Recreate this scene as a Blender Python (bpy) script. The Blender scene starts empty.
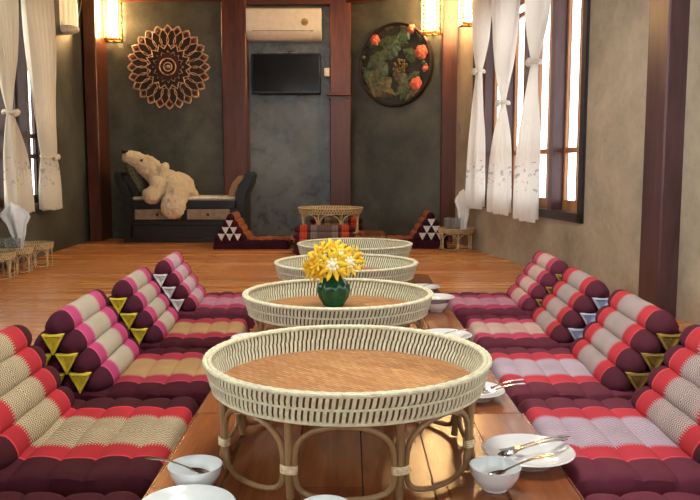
import bpy, math, random
from mathutils import Vector, Matrix
C = bpy.context.scene.collection
PI = math.pi
random.seed(7)

# ------------------------------------------------------------------ helpers
def lin(c):
    return tuple((v / 255 / 12.92 if v / 255 <= .04045 else ((v / 255 + .055) / 1.055) ** 2.4) for v in c) + (1.0,)

class NT:
    """small wrapper for building node trees"""
    def __init__(s, name):
        s.m = bpy.data.materials.new(name); s.m.use_nodes = True
        s.t = s.m.node_tree; s.b = s.t.nodes['Principled BSDF']; s.out = s.t.nodes['Material Output']
    def n(s, kind, **kw):
        x = s.t.nodes.new(kind)
        for k, v in kw.items(): setattr(x, k, v)
        return x
    def link(s, a, b): s.t.links.new(a, b)
    def put(s, sock, v):
        if hasattr(v, 'is_linked') or hasattr(v, 'links'): s.link(v, sock)
        elif isinstance(v, (tuple, list)) and len(v) == 3 and sock.type == 'RGBA': sock.default_value = lin(v)
        else: sock.default_value = v
    def math(s, op, a, b=0.0, c=None):
        x = s.n('ShaderNodeMath', operation=op)
        s.put(x.inputs[0], a); s.put(x.inputs[1], b)
        if c is not None: s.put(x.inputs[2], c)
        return x.outputs[0]
    def mix(s, f, a, b, mode='MIX'):
        x = s.n('ShaderNodeMix', data_type='RGBA', blend_type=mode)
        s.put(x.inputs[0], f); s.put(x.inputs[6], a); s.put(x.inputs[7], b)
        return x.outputs[2]
    def co(s, scale=(1, 1, 1), rot=(0, 0, 0), kind='Object'):
        t = s.n('ShaderNodeTexCoord'); m = s.n('ShaderNodeMapping')
        m.inputs['Scale'].default_value = scale; m.inputs['Rotation'].default_value = rot
        s.link(t.outputs[kind], m.inputs[0]); return m.outputs[0]
    def xyz(s):
        t = s.n('ShaderNodeTexCoord'); x = s.n('ShaderNodeSeparateXYZ'); s.link(t.outputs['Object'], x.inputs[0])
        return x.outputs
    def noise(s, vec, scale, detail=4, rough=.55, dist=0):
        x = s.n('ShaderNodeTexNoise'); s.link(vec, x.inputs['Vector'])
        x.inputs['Scale'].default_value = scale; x.inputs['Detail'].default_value = detail
        x.inputs['Roughness'].default_value = rough; x.inputs['Distortion'].default_value = dist
        return x.outputs[0]
    def ramp(s, f, lo, hi, a=0.0, b=1.0):
        x = s.n('ShaderNodeMapRange'); s.put(x.inputs[0], f)
        for i, v in enumerate((lo, hi, a, b)): x.inputs[i + 1].default_value = v
        return x.outputs[0]
    def bump(s, h, strength=.3, dist=.01):
        x = s.n('ShaderNodeBump'); x.inputs['Strength'].default_value = strength; x.inputs['Distance'].default_value = dist
        s.link(h, x.inputs['Height']); s.link(x.outputs[0], s.b.inputs['Normal'])
    def set(s, col=None, rough=None, metal=None, spec=None):
        if col is not None: s.put(s.b.inputs['Base Color'], col)
        if rough is not None: s.put(s.b.inputs['Roughness'], rough)
        if metal is not None: s.put(s.b.inputs['Metallic'], metal)
        if spec is not None: s.put(s.b.inputs['Specular IOR Level'], spec)
        return s.m

def plain(name, col, rough=.5, metal=0, vary=.12, scale=20, bump=0, spec=.5):
    t = NT(name); v = t.co()
    f = t.noise(v, scale)
    dark = tuple(c * (1 - vary) for c in col); lite = tuple(min(255, c * (1 + vary)) for c in col)
    c = t.mix(t.ramp(f, .3, .7), dark, lite)
    if bump: t.bump(t.noise(v, scale * 4), bump, .004)
    return t.set(c, rough, metal, spec)

def m_concrete(name, col, contrast=.3, rough=.55, scale=1.0):
    t = NT(name); v = t.co()
    a = t.noise(v, 1.3 * scale, 7, .62, .6); b = t.noise(v, 5.5 * scale, 6, .65, .4); d = t.noise(v, 38 * scale, 3)
    f = t.math('ADD', t.math('MULTIPLY', a, .55), t.math('ADD', t.math('MULTIPLY', b, .35), t.math('MULTIPLY', d, .1)))
    f = t.ramp(f, .36, .64)
    c = t.mix(f, tuple(x * (1 - contrast) for x in col), tuple(min(255, x * (1 + contrast)) for x in col))
    # darker trowel scuffs
    s = t.noise(v, 3.1 * scale, 8, .7, 1.5)
    c = t.mix(t.ramp(s, .62, .72, 0, .45), c, tuple(x * .5 for x in col))
    t.bump(f, .15, .01)
    return t.set(c, t.ramp(b, .3, .7, rough - .12, rough + .12))

def m_wood(name, a, b, axis='X', rough=.3, grain=30, bump=.08, coat=0):
    t = NT(name)
    sc = {'X': (.12, 1, 1), 'Y': (1, .12, 1), 'Z': (1, 1, .12)}[axis]
    v = t.co(sc)
    g = t.noise(v, grain, 5, .6, .8); h = t.noise(v, grain * .25, 3, .5, .5)
    f = t.ramp(t.math('ADD', t.math('MULTIPLY', g, .5), t.math('MULTIPLY', h, .5)), .35, .65)
    c = t.mix(f, a, b)
    t.bump(g, bump, .003)
    t.set(c, rough)
    if coat:
        t.b.inputs['Coat Weight'].default_value = coat; t.b.inputs['Coat Roughness'].default_value = .12
    return t.m

def m_planks(name, cols, along='X', length=2.4, width=.11, rough=.22, gap=(40, 20, 8), gapw=.006):
    """boards with staggered butt joints and grain"""
    t = NT(name)
    v = t.co(rot=(0, 0, 0) if along == 'X' else (0, 0, PI / 2))
    br = t.n('ShaderNodeTexBrick'); t.link(v, br.inputs['Vector'])
    br.offset = .37; br.inputs['Scale'].default_value = 1
    br.inputs['Brick Width'].default_value = length; br.inputs['Row Height'].default_value = width
    br.inputs['Mortar Size'].default_value = gapw; br.inputs['Mortar Smooth'].default_value = .3
    br.inputs['Color1'].default_value = (0, 0, 0, 1); br.inputs['Color2'].default_value = (1, 1, 1, 1)
    br.inputs['Mortar'].default_value = (.5, .5, .5, 1)
    m2 = t.n('ShaderNodeMapping'); m2.inputs['Scale'].default_value = (.08, 1, 1); t.link(v, m2.inputs[0])
    g = t.noise(m2.outputs[0], 45, 6, .6, .6); h = t.noise(m2.outputs[0], 7, 3)
    c = t.mix(br.outputs['Color'], cols[0], cols[1])
    c = t.mix(t.ramp(g, .35, .7, 0, .6), c, cols[2])
    c = t.mix(t.ramp(h, .4, .7, 0, .5), c, cols[3])
    c = t.mix(t.math('MULTIPLY', br.outputs['Fac'], .8), c, gap)
    hh = t.math('SUBTRACT', t.math('MULTIPLY', g, .15), br.outputs['Fac'])
    t.bump(hh, .12, .004)
    t.set(c, t.ramp(h, .3, .7, rough - .05, rough + .1))
    return t.m

def m_cloth(name, maroon, band, light, dark, hb=.092, rb=.186, amp=.024, amount=.72, sgn=1):
    """woven bands across the width (local y) with a fringed edge and a fine chevron"""
    t = NT(name); x, y, z = t.xyz()
    ay = t.math('ABSOLUTE', y)
    u = t.math('ADD', x, t.math('MULTIPLY', z, .7 * sgn))
    zig = t.math('PINGPONG', t.math('MULTIPLY', u, 130), .5)            # 0..0.5
    v = t.math('ADD', ay, t.math('MULTIPLY', zig, amp * 2))
    inner = t.math('LESS_THAN', v, hb + amp)
    mid = t.math('LESS_THAN', ay, rb)
    ch = t.math('PINGPONG', t.math('MULTIPLY', u, 60), .5)
    ln = t.math('SINE', t.math('MULTIPLY', t.math('ADD', t.math('MULTIPLY', ay, 95), t.math('MULTIPLY', ch, 1.6)), 6.283))
    f = t.math('MULTIPLY', t.math('GREATER_THAN', ln, .15), amount)
    f = t.math('ADD', f, t.math('MULTIPLY', t.noise(t.co(), 180, 2), .25))
    pat = t.mix(f, light, dark)
    c = t.mix(mid, maroon, band)
    edge = t.math('MULTIPLY', t.math('LESS_THAN', t.math('ABSOLUTE', t.math('SUBTRACT', ay, rb)), .0035), .6)
    c = t.mix(edge, c, tuple(min(255, k * 1.25 + 20) for k in band))
    c = t.mix(inner, c, pat)
    n = t.noise(t.co(), 9, 3)
    c = t.mix(t.ramp(n, .3, .7, 0, .22), c, tuple(k * .55 for k in maroon))
    t.bump(t.noise(t.co(), 420, 2), .25, .002)
    t.set(c, .9, spec=.12)
    return t.m

def m_plaid(name):
    t = NT(name); x, y, z = t.xyz()
    ay = t.math('ABSOLUTE', y)
    c = t.mix(t.math('LESS_THAN', ay, .215), (70, 24, 30), (176, 66, 38))
    c = t.mix(t.math('LESS_THAN', ay, .15), c, (74, 40, 40))
    c = t.mix(t.math('LESS_THAN', ay, .12), c, (120, 108, 98))
    w = t.math('LESS_THAN', ay, .065)
    c = t.mix(w, c, (96, 78, 72))
    c = t.mix(t.math('MULTIPLY', t.math('LESS_THAN', t.math('PINGPONG', t.math('MULTIPLY', ay, 40), .5), .12), .35), c, (60, 30, 30))
    return t.set(c, .85, spec=.2)

def m_emit(name, col, strength):
    t = NT(name); t.set(col, .4)
    t.b.inputs['Emission Color'].default_value = lin(col); t.b.inputs['Emission Strength'].default_value = strength
    return t.m

def m_glass(name, tint=(255, 255, 255), gloss=.12, glint=0):
    t = NT(name)
    tr = t.n('ShaderNodeBsdfTransparent'); tr.inputs[0].default_value = lin(tint)
    gl = t.n('ShaderNodeBsdfGlossy'); gl.inputs['Roughness'].default_value = .03
    lw = t.n('ShaderNodeLayerWeight'); lw.inputs[0].default_value = .35
    mx = t.n('ShaderNodeMixShader')
    t.link(t.math('ADD', t.math('MULTIPLY', lw.outputs['Fresnel'], gloss), .02), mx.inputs[0])
    t.link(tr.outputs[0], mx.inputs[1]); t.link(gl.outputs[0], mx.inputs[2])
    df = t.n('ShaderNodeBsdfTranslucent'); df2 = t.n('ShaderNodeBsdfDiffuse'); ad = t.n('ShaderNodeMixShader'); ad.inputs[0].default_value = .5
    t.link(df.outputs[0], ad.inputs[1]); t.link(df2.outputs[0], ad.inputs[2])
    m2 = t.n('ShaderNodeMixShader'); m2.inputs[0].default_value = glint
    t.link(mx.outputs[0], m2.inputs[1]); t.link(ad.outputs[0], m2.inputs[2]); t.link(m2.outputs[0], t.out.inputs[0])
    return t.m

def m_curtain(name, through=.45, c1=(250, 249, 244), c2=(228, 226, 216)):
    t = NT(name); x, y, z = t.xyz()
    v = t.co()
    band = t.math('MULTIPLY', t.math('GREATER_THAN', z, .2), t.math('LESS_THAN', z, .42))
    spots = t.math('GREATER_THAN', t.noise(v, 26, 3, .6), .6)
    c = t.mix(t.math('MULTIPLY', t.math('MULTIPLY', band, spots), .55), c1, (120, 130, 150))
    weave = t.noise(t.co((1, 1, .3)), 160, 2)
    c = t.mix(t.ramp(weave, .3, .7, 0, .25), c, c2)
    di = t.n('ShaderNodeBsdfDiffuse'); tl = t.n('ShaderNodeBsdfTranslucent'); mx = t.n('ShaderNodeMixShader')
    t.link(c, di.inputs[0]); t.link(c, tl.inputs[0]); mx.inputs[0].default_value = through
    t.link(di.outputs[0], mx.inputs[1]); t.link(tl.outputs[0], mx.inputs[2]); t.link(mx.outputs[0], t.out.inputs[0])
    return t.m

class MB:
    """mesh builder: every add_* appends to one mesh"""
    def __init__(s, M=None): s.v = []; s.f = []; s.M = M or Matrix(); s.mi = []; s.cur = 0
    def add(s, vs, fs):
        b = len(s.v)
        s.v += [tuple(s.M @ Vector(p)) for p in vs]
        s.f += [tuple(i + b for i in f) for f in fs]; s.mi += [s.cur] * len(fs)
    def box(s, x0, x1, y0, y1, z0, z1, bev=0):
        if bev:
            b = min(bev, (x1 - x0) * .45, (y1 - y0) * .45, (z1 - z0) * .45); vs = []; ix = {}
            X = (x0, x1); Y = (y0, y1); Z = (z0, z1)
            for i in (0, 1):
                for j in (0, 1):
                    for k in (0, 1):
                        p = (X[i], Y[j], Z[k]); sx = b if i == 0 else -b; sy = b if j == 0 else -b; sz = b if k == 0 else -b
                        for a, q in enumerate(((p[0], p[1] + sy, p[2] + sz), (p[0] + sx, p[1], p[2] + sz), (p[0] + sx, p[1] + sy, p[2]))):
                            ix[i, j, k, a] = len(vs); vs.append(q)
            fs = []
            for a in range(3):
                o = [q for q in range(3) if q != a]
                for e in (0, 1):
                    def key(p, q):
                        t = [0, 0, 0]; t[a] = e; t[o[0]] = p; t[o[1]] = q; return ix[t[0], t[1], t[2], a]
                    fs.append((key(0, 0), key(1, 0), key(1, 1), key(0, 1)))
            for a in range(3):
                o = [q for q in range(3) if q != a]
                for p in (0, 1):
                    for q in (0, 1):
                        def key(e, w):
                            t = [0, 0, 0]; t[a] = e; t[o[0]] = p; t[o[1]] = q; return ix[t[0], t[1], t[2], w]
                        fs.append((key(0, o[0]), key(1, o[0]), key(1, o[1]), key(0, o[1])))
            for i in (0, 1):
                for j in (0, 1):
                    for k in (0, 1): fs.append(tuple(ix[i, j, k, a] for a in range(3)))
            s.add(vs, fs); return
        vs = [(x, y, z) for x in (x0, x1) for y in (y0, y1) for z in (z0, z1)]
        s.add(vs, [(0, 1, 3, 2), (4, 6, 7, 5), (0, 4, 5, 1), (2, 3, 7, 6), (0, 2, 6, 4), (1, 5, 7, 3)])
    def lathe(s, prof, n=32, cx=0, cy=0, cz=0, cap=True, wob=None):
        vs = []; fs = []; m = len(prof)
        for i in range(n):
            a = 2 * PI * i / n
            for r, z in prof:
                k = wob(a, z) if wob else 1
                vs.append((cx + r * k * math.cos(a), cy + r * k * math.sin(a), cz + z))
        for i in range(n):
            j = (i + 1) % n
            for q in range(m - 1): fs.append((i * m + q, j * m + q, j * m + q + 1, i * m + q + 1))
        if cap:
            if prof[0][0] > 1e-6: fs.append(tuple(i * m for i in range(n))[::-1])
            if prof[-1][0] > 1e-6: fs.append(tuple(i * m + m - 1 for i in range(n)))
        s.add(vs, fs)
    def tube(s, path, r, n=8, closed=False, up=None):
        P = [Vector(p) for p in path]; m = len(P)
        R = r if isinstance(r, (list, tuple)) else [r] * m
        vs = []; fs = []; prev = None
        for i in range(m):
            if closed: t = P[(i + 1) % m] - P[i - 1]
            else: t = P[min(i + 1, m - 1)] - P[max(i - 1, 0)]
            t.normalize()
            a = prev if prev is not None else (Vector((0, 0, 1)) if abs(t.z) < .9 else Vector((1, 0, 0)))
            a = (a - t * a.dot(t)).normalized(); b = t.cross(a); prev = a
            for k in range(n):
                w = 2 * PI * k / n
                vs.append(tuple(P[i] + (a * math.cos(w) + b * math.sin(w)) * R[i]))
        for i in range(m if closed else m - 1):
            j = (i + 1) % m
            for k in range(n):
                l = (k + 1) % n; fs.append((i * n + k, i * n + l, j * n + l, j * n + k))
        if not closed:
            fs.append(tuple(range(n))[::-1]); fs.append(tuple((m - 1) * n + k for k in range(n)))
        s.add(vs, fs)
    def ball(s, c, r, n=16, m=10, M=None):
        r = r if isinstance(r, (list, tuple)) else (r, r, r)
        vs = []; fs = []
        for i in range(m + 1):
            th = PI * i / m
            for k in range(n):
                a = 2 * PI * k / n
                p = Vector((r[0] * math.sin(th) * math.cos(a), r[1] * math.sin(th) * math.sin(a), r[2] * math.cos(th)))
                if M: p = M @ p
                vs.append(tuple(p + Vector(c)))
        for i in range(m):
            for k in range(n):
                l = (k + 1) % n; fs.append((i * n + k, (i + 1) * n + k, (i + 1) * n + l, i * n + l))
        s.add(vs, fs)
    def prism(s, pts, h0, h1, cap=True):
        """polygon in local xy, extruded along local z"""
        n = len(pts)
        vs = [(x, y, h0) for x, y in pts] + [(x, y, h1) for x, y in pts]
        fs = [(i, (i + 1) % n, n + (i + 1) % n, n + i) for i in range(n)]
        if cap: fs += [tuple(range(n))[::-1], tuple(range(n, 2 * n))]
        s.add(vs, fs)
    def grid(s, fn, nu, nv, cu=False):
        vs = [fn(i / (nu if cu else nu - 1), j / (nv - 1)) for i in range(nu) for j in range(nv)]
        fs = []
        for i in range(nu if cu else nu - 1):
            k = (i + 1) % nu
            for j in range(nv - 1): fs.append((i * nv + j, k * nv + j, k * nv + j + 1, i * nv + j + 1))
        s.add(vs, fs)
    def build(s, name, mat, parent=None, origin=None, smooth=True, angle=40):
        me = bpy.data.meshes.new(name)
        o = Vector(origin) if origin else Vector()
        me.from_pydata([tuple(Vector(p) - o) for p in s.v], [], s.f)
        mats = mat if isinstance(mat, (list, tuple)) else [mat]
        for q in mats: me.materials.append(q)
        if len(mats) > 1: me.polygons.foreach_set('material_index', s.mi)
        me.validate(); 
        import bmesh
        bm = bmesh.new(); bm.from_mesh(me); bmesh.ops.remove_doubles(bm, verts=bm.verts, dist=1e-6)
        bmesh.ops.recalc_face_normals(bm, faces=bm.faces)
        if smooth:
            for f in bm.faces: f.smooth = True
            for e in bm.edges:
                if len(e.link_faces) == 2 and e.calc_face_angle(0) > math.radians(angle): e.smooth = False
        bm.to_mesh(me); bm.free()
        ob = bpy.data.objects.new(name, me); C.objects.link(ob)
        ob.location = o
        if parent: ob.parent = parent
        return ob

def tag(o, label=None, cat=None, group=None, kind=None):
    for k, v in (('label', label), ('category', cat), ('group', group), ('kind', kind)):
        if v: o[k] = v
    return o
def thing(name, label, cat, loc=(0, 0, 0), rz=0, group=None):
    o = bpy.data.objects.new(name, None); C.objects.link(o); o.empty_display_size = .1
    o.location = loc; o.rotation_euler = (0, 0, rz)
    return tag(o, label, cat, group)
def struct(name, mb, mat, parent=None, smooth=False):
    o = mb.build(name, mat, parent, smooth=smooth)
    if not parent: o['kind'] = 'structure'
    return o
def kids(o): return [c for c in bpy.data.objects if c.parent == o]
def copy_tree(o, parent=None):
    c = o.copy(); C.objects.link(c); c.parent = parent
    for ch in kids(o): copy_tree(ch, c)
    return c
def dup(o, label, loc, rz=None, group=None):
    c = copy_tree(o); c.location = loc
    if rz is not None: c.rotation_euler = (0, 0, rz)
    c['label'] = label
    if group: c['group'] = group
    return c
def frame(p, x, y, z):
    M = Matrix.Identity(4)
    for i, a in enumerate((x, y, z)):
        for r in range(3): M[r][i] = a[r]
    for r in range(3): M[r][3] = p[r]
    return M
def smoothstep(a, b, x):
    t = max(0, min(1, (x - a) / (b - a))); return t * t * (3 - 2 * t)
def lerp(a, b, t): return a + (b - a) * t
def pw(pts, x):
    """smooth piecewise interpolation"""
    if x <= pts[0][0]: return pts[0][1]
    for (a, va), (b, vb) in zip(pts, pts[1:]):
        if x <= b:
            t = (x - a) / (b - a); t = t * t * (3 - 2 * t); return va + (vb - va) * t
    return pts[-1][1]

# ------------------------------------------------------------------ materials
WALLC = m_concrete('polished_concrete', (70, 72, 63), .38, .5)
WALLR = m_concrete('lit_concrete', (158, 147, 126), .21, .6, .7)  # same concrete as the dark walls; daylight is put into the lighter colour
WALLB = m_concrete('blue_sheen_concrete', (84, 92, 94), .5, .33, 1.5)  # bluish tint and strong mottling paint in a glossy reflection
FLOORM = m_planks('floor_boards', [(204, 128, 68), (226, 156, 90), (172, 100, 50), (234, 174, 108)], 'X', 3.1, .095, .22, gap=(90, 48, 22), gapw=.004)
TABLEM = m_planks('table_boards', [(118, 64, 34), (156, 92, 50), (96, 48, 26), (168, 106, 62)], 'Y', 2.0, .145, .2, gap=(60, 28, 14), gapw=.002)
TEAK = m_wood('red_brown_timber', (60, 28, 16), (106, 54, 30), 'Z', .35)
TEAKX = m_wood('red_brown_beam', (70, 34, 18), (112, 56, 30), 'X', .4)
PURPLE = m_wood('dark_violet_timber', (64, 42, 46), (96, 66, 68), 'Z', .4)
FRAME = plain('black_window_frame', (48, 44, 48), .4)
SASH = m_wood('orange_brown_sash', (150, 98, 58), (190, 136, 88), 'Z', .4)
SASHD = m_wood('dark_brown_sash', (52, 36, 28), (80, 54, 40), 'Z', .45)
GLASS = m_glass('window_glass')
TUMBL = m_glass('drinking_glass', (244, 250, 250), .45, .12)  # white diffuse share imitates window light caught by the glass
CURT = m_curtain('sheer_curtain')
CURT2 = m_curtain('shaded_curtain', .1, (226, 218, 196), (200, 190, 166))  # same curtain without backlight; shade is put into the beige, duller cloth
CEIL = plain('ceiling_boards', (120, 98, 76), .7)
RATTAN = plain('cream_rattan', (220, 220, 188), .55, vary=.08, scale=60, bump=.2)
CANE = m_wood('tan_cane', (128, 98, 62), (176, 144, 100), 'Z', .4)
CANEDK = plain('brown_gap_shade', (104, 84, 50), .7)  # tone for the shade in the weave gaps
BIND = plain('pale_cane_binding', (236, 216, 178), .55, scale=120, bump=.3)
OLD = plain('aged_rattan', (196, 176, 130), .6, vary=.15, scale=50, bump=.2)
def m_weave():
    t = NT('woven_bamboo'); v = t.co(rot=(0, 0, .78))
    br = t.n('ShaderNodeTexBrick'); t.link(v, br.inputs['Vector']); br.offset = .5
    br.inputs['Scale'].default_value = 1; br.inputs['Brick Width'].default_value = .03; br.inputs['Row Height'].default_value = .0105
    br.inputs['Mortar Size'].default_value = .0014; br.inputs['Mortar Smooth'].default_value = .6
    br.inputs['Color1'].default_value = lin((170, 112, 60)); br.inputs['Color2'].default_value = lin((214, 162, 102))
    br.inputs['Mortar'].default_value = lin((112, 70, 36))
    n = t.noise(t.co(), 14, 4)
    c = t.mix(t.ramp(n, .35, .65, 0, .5), br.outputs['Color'], (176, 118, 66))
    t.bump(t.math('SUBTRACT', 1.0, br.outputs['Fac']), .5, .002)
    return t.set(c, .5)
WEAVE = m_weave()
WHITE = plain('white_porcelain', (236, 240, 240), .12, vary=.02)
PALEB = plain('pale_celadon_porcelain', (234, 243, 243), .14, vary=.02)
STEEL = plain('stainless_steel', (190, 190, 190), .18, 1, .05)
BLACK = plain('black_plastic', (16, 16, 18), .35)
SCREEN = plain('dark_screen', (9, 11, 15), .12)
ACW = plain('white_plastic', (232, 226, 212), .4, vary=.03)
GREY = plain('grey_plastic', (120, 118, 112), .4)
DAYB = m_wood('blue_black_lacquer', (13, 18, 21), (26, 33, 36), 'X', .35)
DRAWR = plain('pale_drawer_front', (152, 132, 108), .5)
TANARM = m_wood('tan_arm_panel', (146, 108, 70), (180, 140, 96), 'Z', .5)
CREAM = plain('cream_upholstery', (220, 212, 196), .85, scale=60)
def m_check():
    t = NT('green_checked_cloth'); v = t.co(rot=(.3, .78, .2))
    ck = t.n('ShaderNodeTexChecker'); t.link(v, ck.inputs[0]); ck.inputs['Scale'].default_value = 34
    ck.inputs[1].default_value = lin((74, 74, 58)); ck.inputs[2].default_value = lin((104, 102, 80))
    return t.set(ck.outputs[0], .9)
CHECK = m_check()
def m_fur():
    t = NT('cream_plush'); v = t.co()
    n = t.noise(v, 70, 4, .7, 1.0); b = t.noise(v, 7, 3)
    c = t.mix(t.ramp(n, .3, .7), (236, 212, 160), (255, 246, 216))
    c = t.mix(t.ramp(b, .4, .7, 0, .3), c, (216, 178, 112))
    t.bump(n, .9, .02)
    t.set(c, .95, spec=.1); t.b.inputs['Sheen Weight'].default_value = .5
    return t.m
FUR = m_fur()
LAMPON = m_emit('lit_lamp_tube', (255, 210, 142), 200)
LAMPDIM = m_emit('warm_lamp_cover', (255, 226, 170), .55)
BRASS = m_wood('warm_bamboo_slat', (150, 104, 54), (190, 140, 80), 'Z', .4)
GREENV = plain('green_glaze', (16, 78, 48), .12, vary=.35, scale=18)
PETAL = plain('yellow_petal', (246, 200, 40), .55, vary=.12, scale=60)
PETALG = plain('deep_yellow_petal', (236, 176, 30), .55, vary=.15, scale=60)
PETALW = plain('white_petal', (250, 244, 214), .6, vary=.04)
CORE = plain('golden_core', (222, 150, 20), .7, bump=.4)
STEM = plain('green_stem', (70, 110, 50), .6)
NAPK = plain('white_napkin', (240, 240, 236), .9, vary=.03)
CARVED = m_wood('dark_carved_wood', (26, 14, 12), (50, 28, 22), 'X', .5)
CARVTAN = plain('worn_carved_edge', (180, 150, 118), .6, vary=.4, scale=30)
CARVMID = plain('rubbed_brown_carved', (112, 80, 56), .55, vary=.35, scale=25)
CARVRED = plain('dark_red_carved', (70, 26, 26), .5)
LEAFG = plain('dark_green_carved', (62, 78, 58), .4, vary=.4, scale=30)
LEAFD = plain('blackish_green_ground', (34, 36, 30), .5, vary=.3)
LEAFB = plain('brown_green_carved', (88, 84, 58), .45, vary=.35)
ROSE = plain('red_carved_flower', (214, 108, 88), .5, vary=.15)
GOLD = plain('gold_trim', (176, 146, 70), .6)
YELT = plain('yellow_satin_trim', (226, 206, 60), .5, vary=.06)
BLUT = plain('pale_blue_trim', (206, 216, 240), .6, vary=.05)
WHIT = plain('white_trim', (232, 228, 226), .6, vary=.05)

# ------------------------------------------------------------------ room shell
H2 = 2.8
fl = MB(); fl.box(-4.5, 4.5, -3.2, 9.2, -.1, 0); struct('floor', fl, FLOORM)
ce = MB(); ce.box(-4.5, 4.5, -3.2, 9.2, H2, H2 + .1); struct('ceiling', ce, CEIL)

def wall(name, p0, p1, mat, openings=(), z1=H2, th=.15, side=1):
    """wall from p0 to p1; side=+1 puts the thickness to the left of the direction"""
    a = Vector((*p0, 0)); d = Vector((*p1, 0)) - a; L = d.length; u = d.normalized()
    n = Vector((-u.y, u.x, 0)) * side
    M = frame(a, u, n, (0, 0, 1)); mb = MB(M)
    ss = sorted({0, L} | {o[0] for o in openings} | {o[1] for o in openings})
    for s0, s1 in zip(ss, ss[1:]):
        op = [o for o in openings if o[0] <= s0 + 1e-6 and o[1] >= s1 - 1e-6]
        if op:
            mb.box(s0, s1, 0, th, 0, op[0][2]); mb.box(s0, s1, 0, th, op[0][3], z1)
        else: mb.box(s0, s1, 0, th, 0, z1)
    struct(name, mb, mat); return M

K = 1.0103
RW0, RW1 = (1.06, 7.8), (2.3775, -1.4)     # window wall
def sR(d): return (7.8 - d) * K
RWM = wall('wall_right', RW0, RW1, WALLR, [(sR(7.2), sR(4.87), .40, 2.15), (sR(3.2), sR(-1.0), .75, 2.5)], th=.1)
LWM = wall('wall_left', (-2.256, -1.4), (-2.72, 8.3), WALLC, [(.4, 4.6, .75, 2.5), (6.3, 8.2, .39, 2.15)], th=.1, side=1)
BWM = wall('wall_rear', (-2.3, -1.4), (2.42, -1.4), WALLR, [(.7, 3.9, .75, 2.5)], th=.1, side=-1)
wall('wall_back_left', (-2.85, 8.25), (-1.2, 8.25), WALLC, side=1)
wall('wall_back_center', (-1.3, 8.42), (.1, 8.42), WALLB, side=1)
RPM = wall('wall_back_right', (-.02, 8.40), (.95, 7.835), WALLC, side=1)
def post(name, x0, x1, y0, y1, mat, z1=H2):
    b = MB(); b.box(x0, x1, y0, y1, 0, z1, .008); return struct(name, b, mat)
post('trim_1', -1.34, -1.083, 8.20, 8.45, TEAK)
post('trim_2', -.214, .011, 8.30, 8.45, TEAK)
post('trim_3', -2.68, -2.552, 7.9, 8.26, TEAK)
post('trim_4', .915, 1.2, 7.78, 8.1, TEAK)
b = MB(); b.box(1.535, 1.80, 3.80, 4.06, 0, H2, .008); struct('trim_5', b, PURPLE)
b = MB(); b.box(-1.1, -.2, 8.30, 8.43, 2.46, 2.6); struct('trim_6', b, TEAKX)
b = MB(); b.box(-2.72, -1.3, 8.14, 8.26, 2.47, 2.62); struct('trim_7', b, TEAKX)
b = MB(RPM); b.box(.04, 1.05, -.1, .02, 2.47, 2.62); struct('trim_8', b, TEAKX)

def window(name, M, s0, s1, z0, z1, bays, sash, thick=.10, fm=FRAME, cross=()):
    """frame with posts; each bay has a sash with a centre bar and glass; M: x along wall, y outward"""
    root = MB(M)
    root.box(s0, s0 + .06, -.02, thick, z0, z1); root.box(s1 - .06, s1, -.02, thick, z0, z1)
    root.box(s0, s1, -.02, thick, z0, z0 + .06); root.box(s0, s1, -.02, thick, z1 - .06, z1)
    o = root.build(name, fm, None, smooth=False); o['kind'] = 'structure'
    edges = [s0 + .06] + [e for b in bays for e in b] + [s1 - .06]
    for i in range(0, len(edges), 2):
        if edges[i + 1] - edges[i] > .01:
            p = MB(M); p.box(edges[i], edges[i + 1], -.01, thick, z0 + .06, z1 - .06)
            p.build('mullion_post', PURPLE if fm is FRAME and sash is SASH else SASHD, o, smooth=False)
    for a, b in bays:
        q = MB(M); w = .026; y0, y1 = thick - .03, thick - .005
        q.box(a, a + w, y0, y1, z0 + .06, z1 - .06); q.box(b - w, b, y0, y1, z0 + .06, z1 - .06)
        q.box(a + w, b - w, y0, y1, z0 + .06, z0 + .13); q.box(a + w, b - w, y0, y1, z1 - .12, z1 - .06)
        m = (a + b) / 2; q.box(m - .012, m + .012, y0, y1, z0 + .13, z1 - .12)
        for zc in cross: q.box(a + w, b - w, y0 - .005, y1, zc - .018, zc + .018)
        q.build('sash', sash, o, smooth=False)
        g = MB(M); g.box(a + w, b - w, y0 + .017, y0 + .022, z0 + .13, z1 - .12); g.build('pane', GLASS, o, smooth=False)
    return o
bR = [(sR(5.36), sR(4.93)), (sR(5.86), sR(5.43)), (sR(6.36), sR(5.93)), (sR(6.86), sR(6.43)), (sR(7.14), sR(6.92))]
window('window_1', RWM, sR(7.2), sR(4.87), .40, 2.15, sorted(bR), SASH, cross=(.87, 1.95))
bL = [(6.36, 6.80), (6.87, 7.28), (7.35, 7.72), (7.78, 8.14)]
window('window_2', LWM, 6.3, 8.2, .39, 2.15, bL, SASHD, cross=(.85, 1.02))
for nm, M, a, c in (('window_3', RWM, sR(3.2), sR(-1.0)), ('window_4', LWM, .4, 4.6), ('window_5', BWM, .7, 3.9)):
    n = 4; w = (c - a) / n
    window(nm, M, a, c, .75, 2.5, [(a + i * w + .08, a + (i + 1) * w - .08) for i in range(n)], SASHD)

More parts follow.
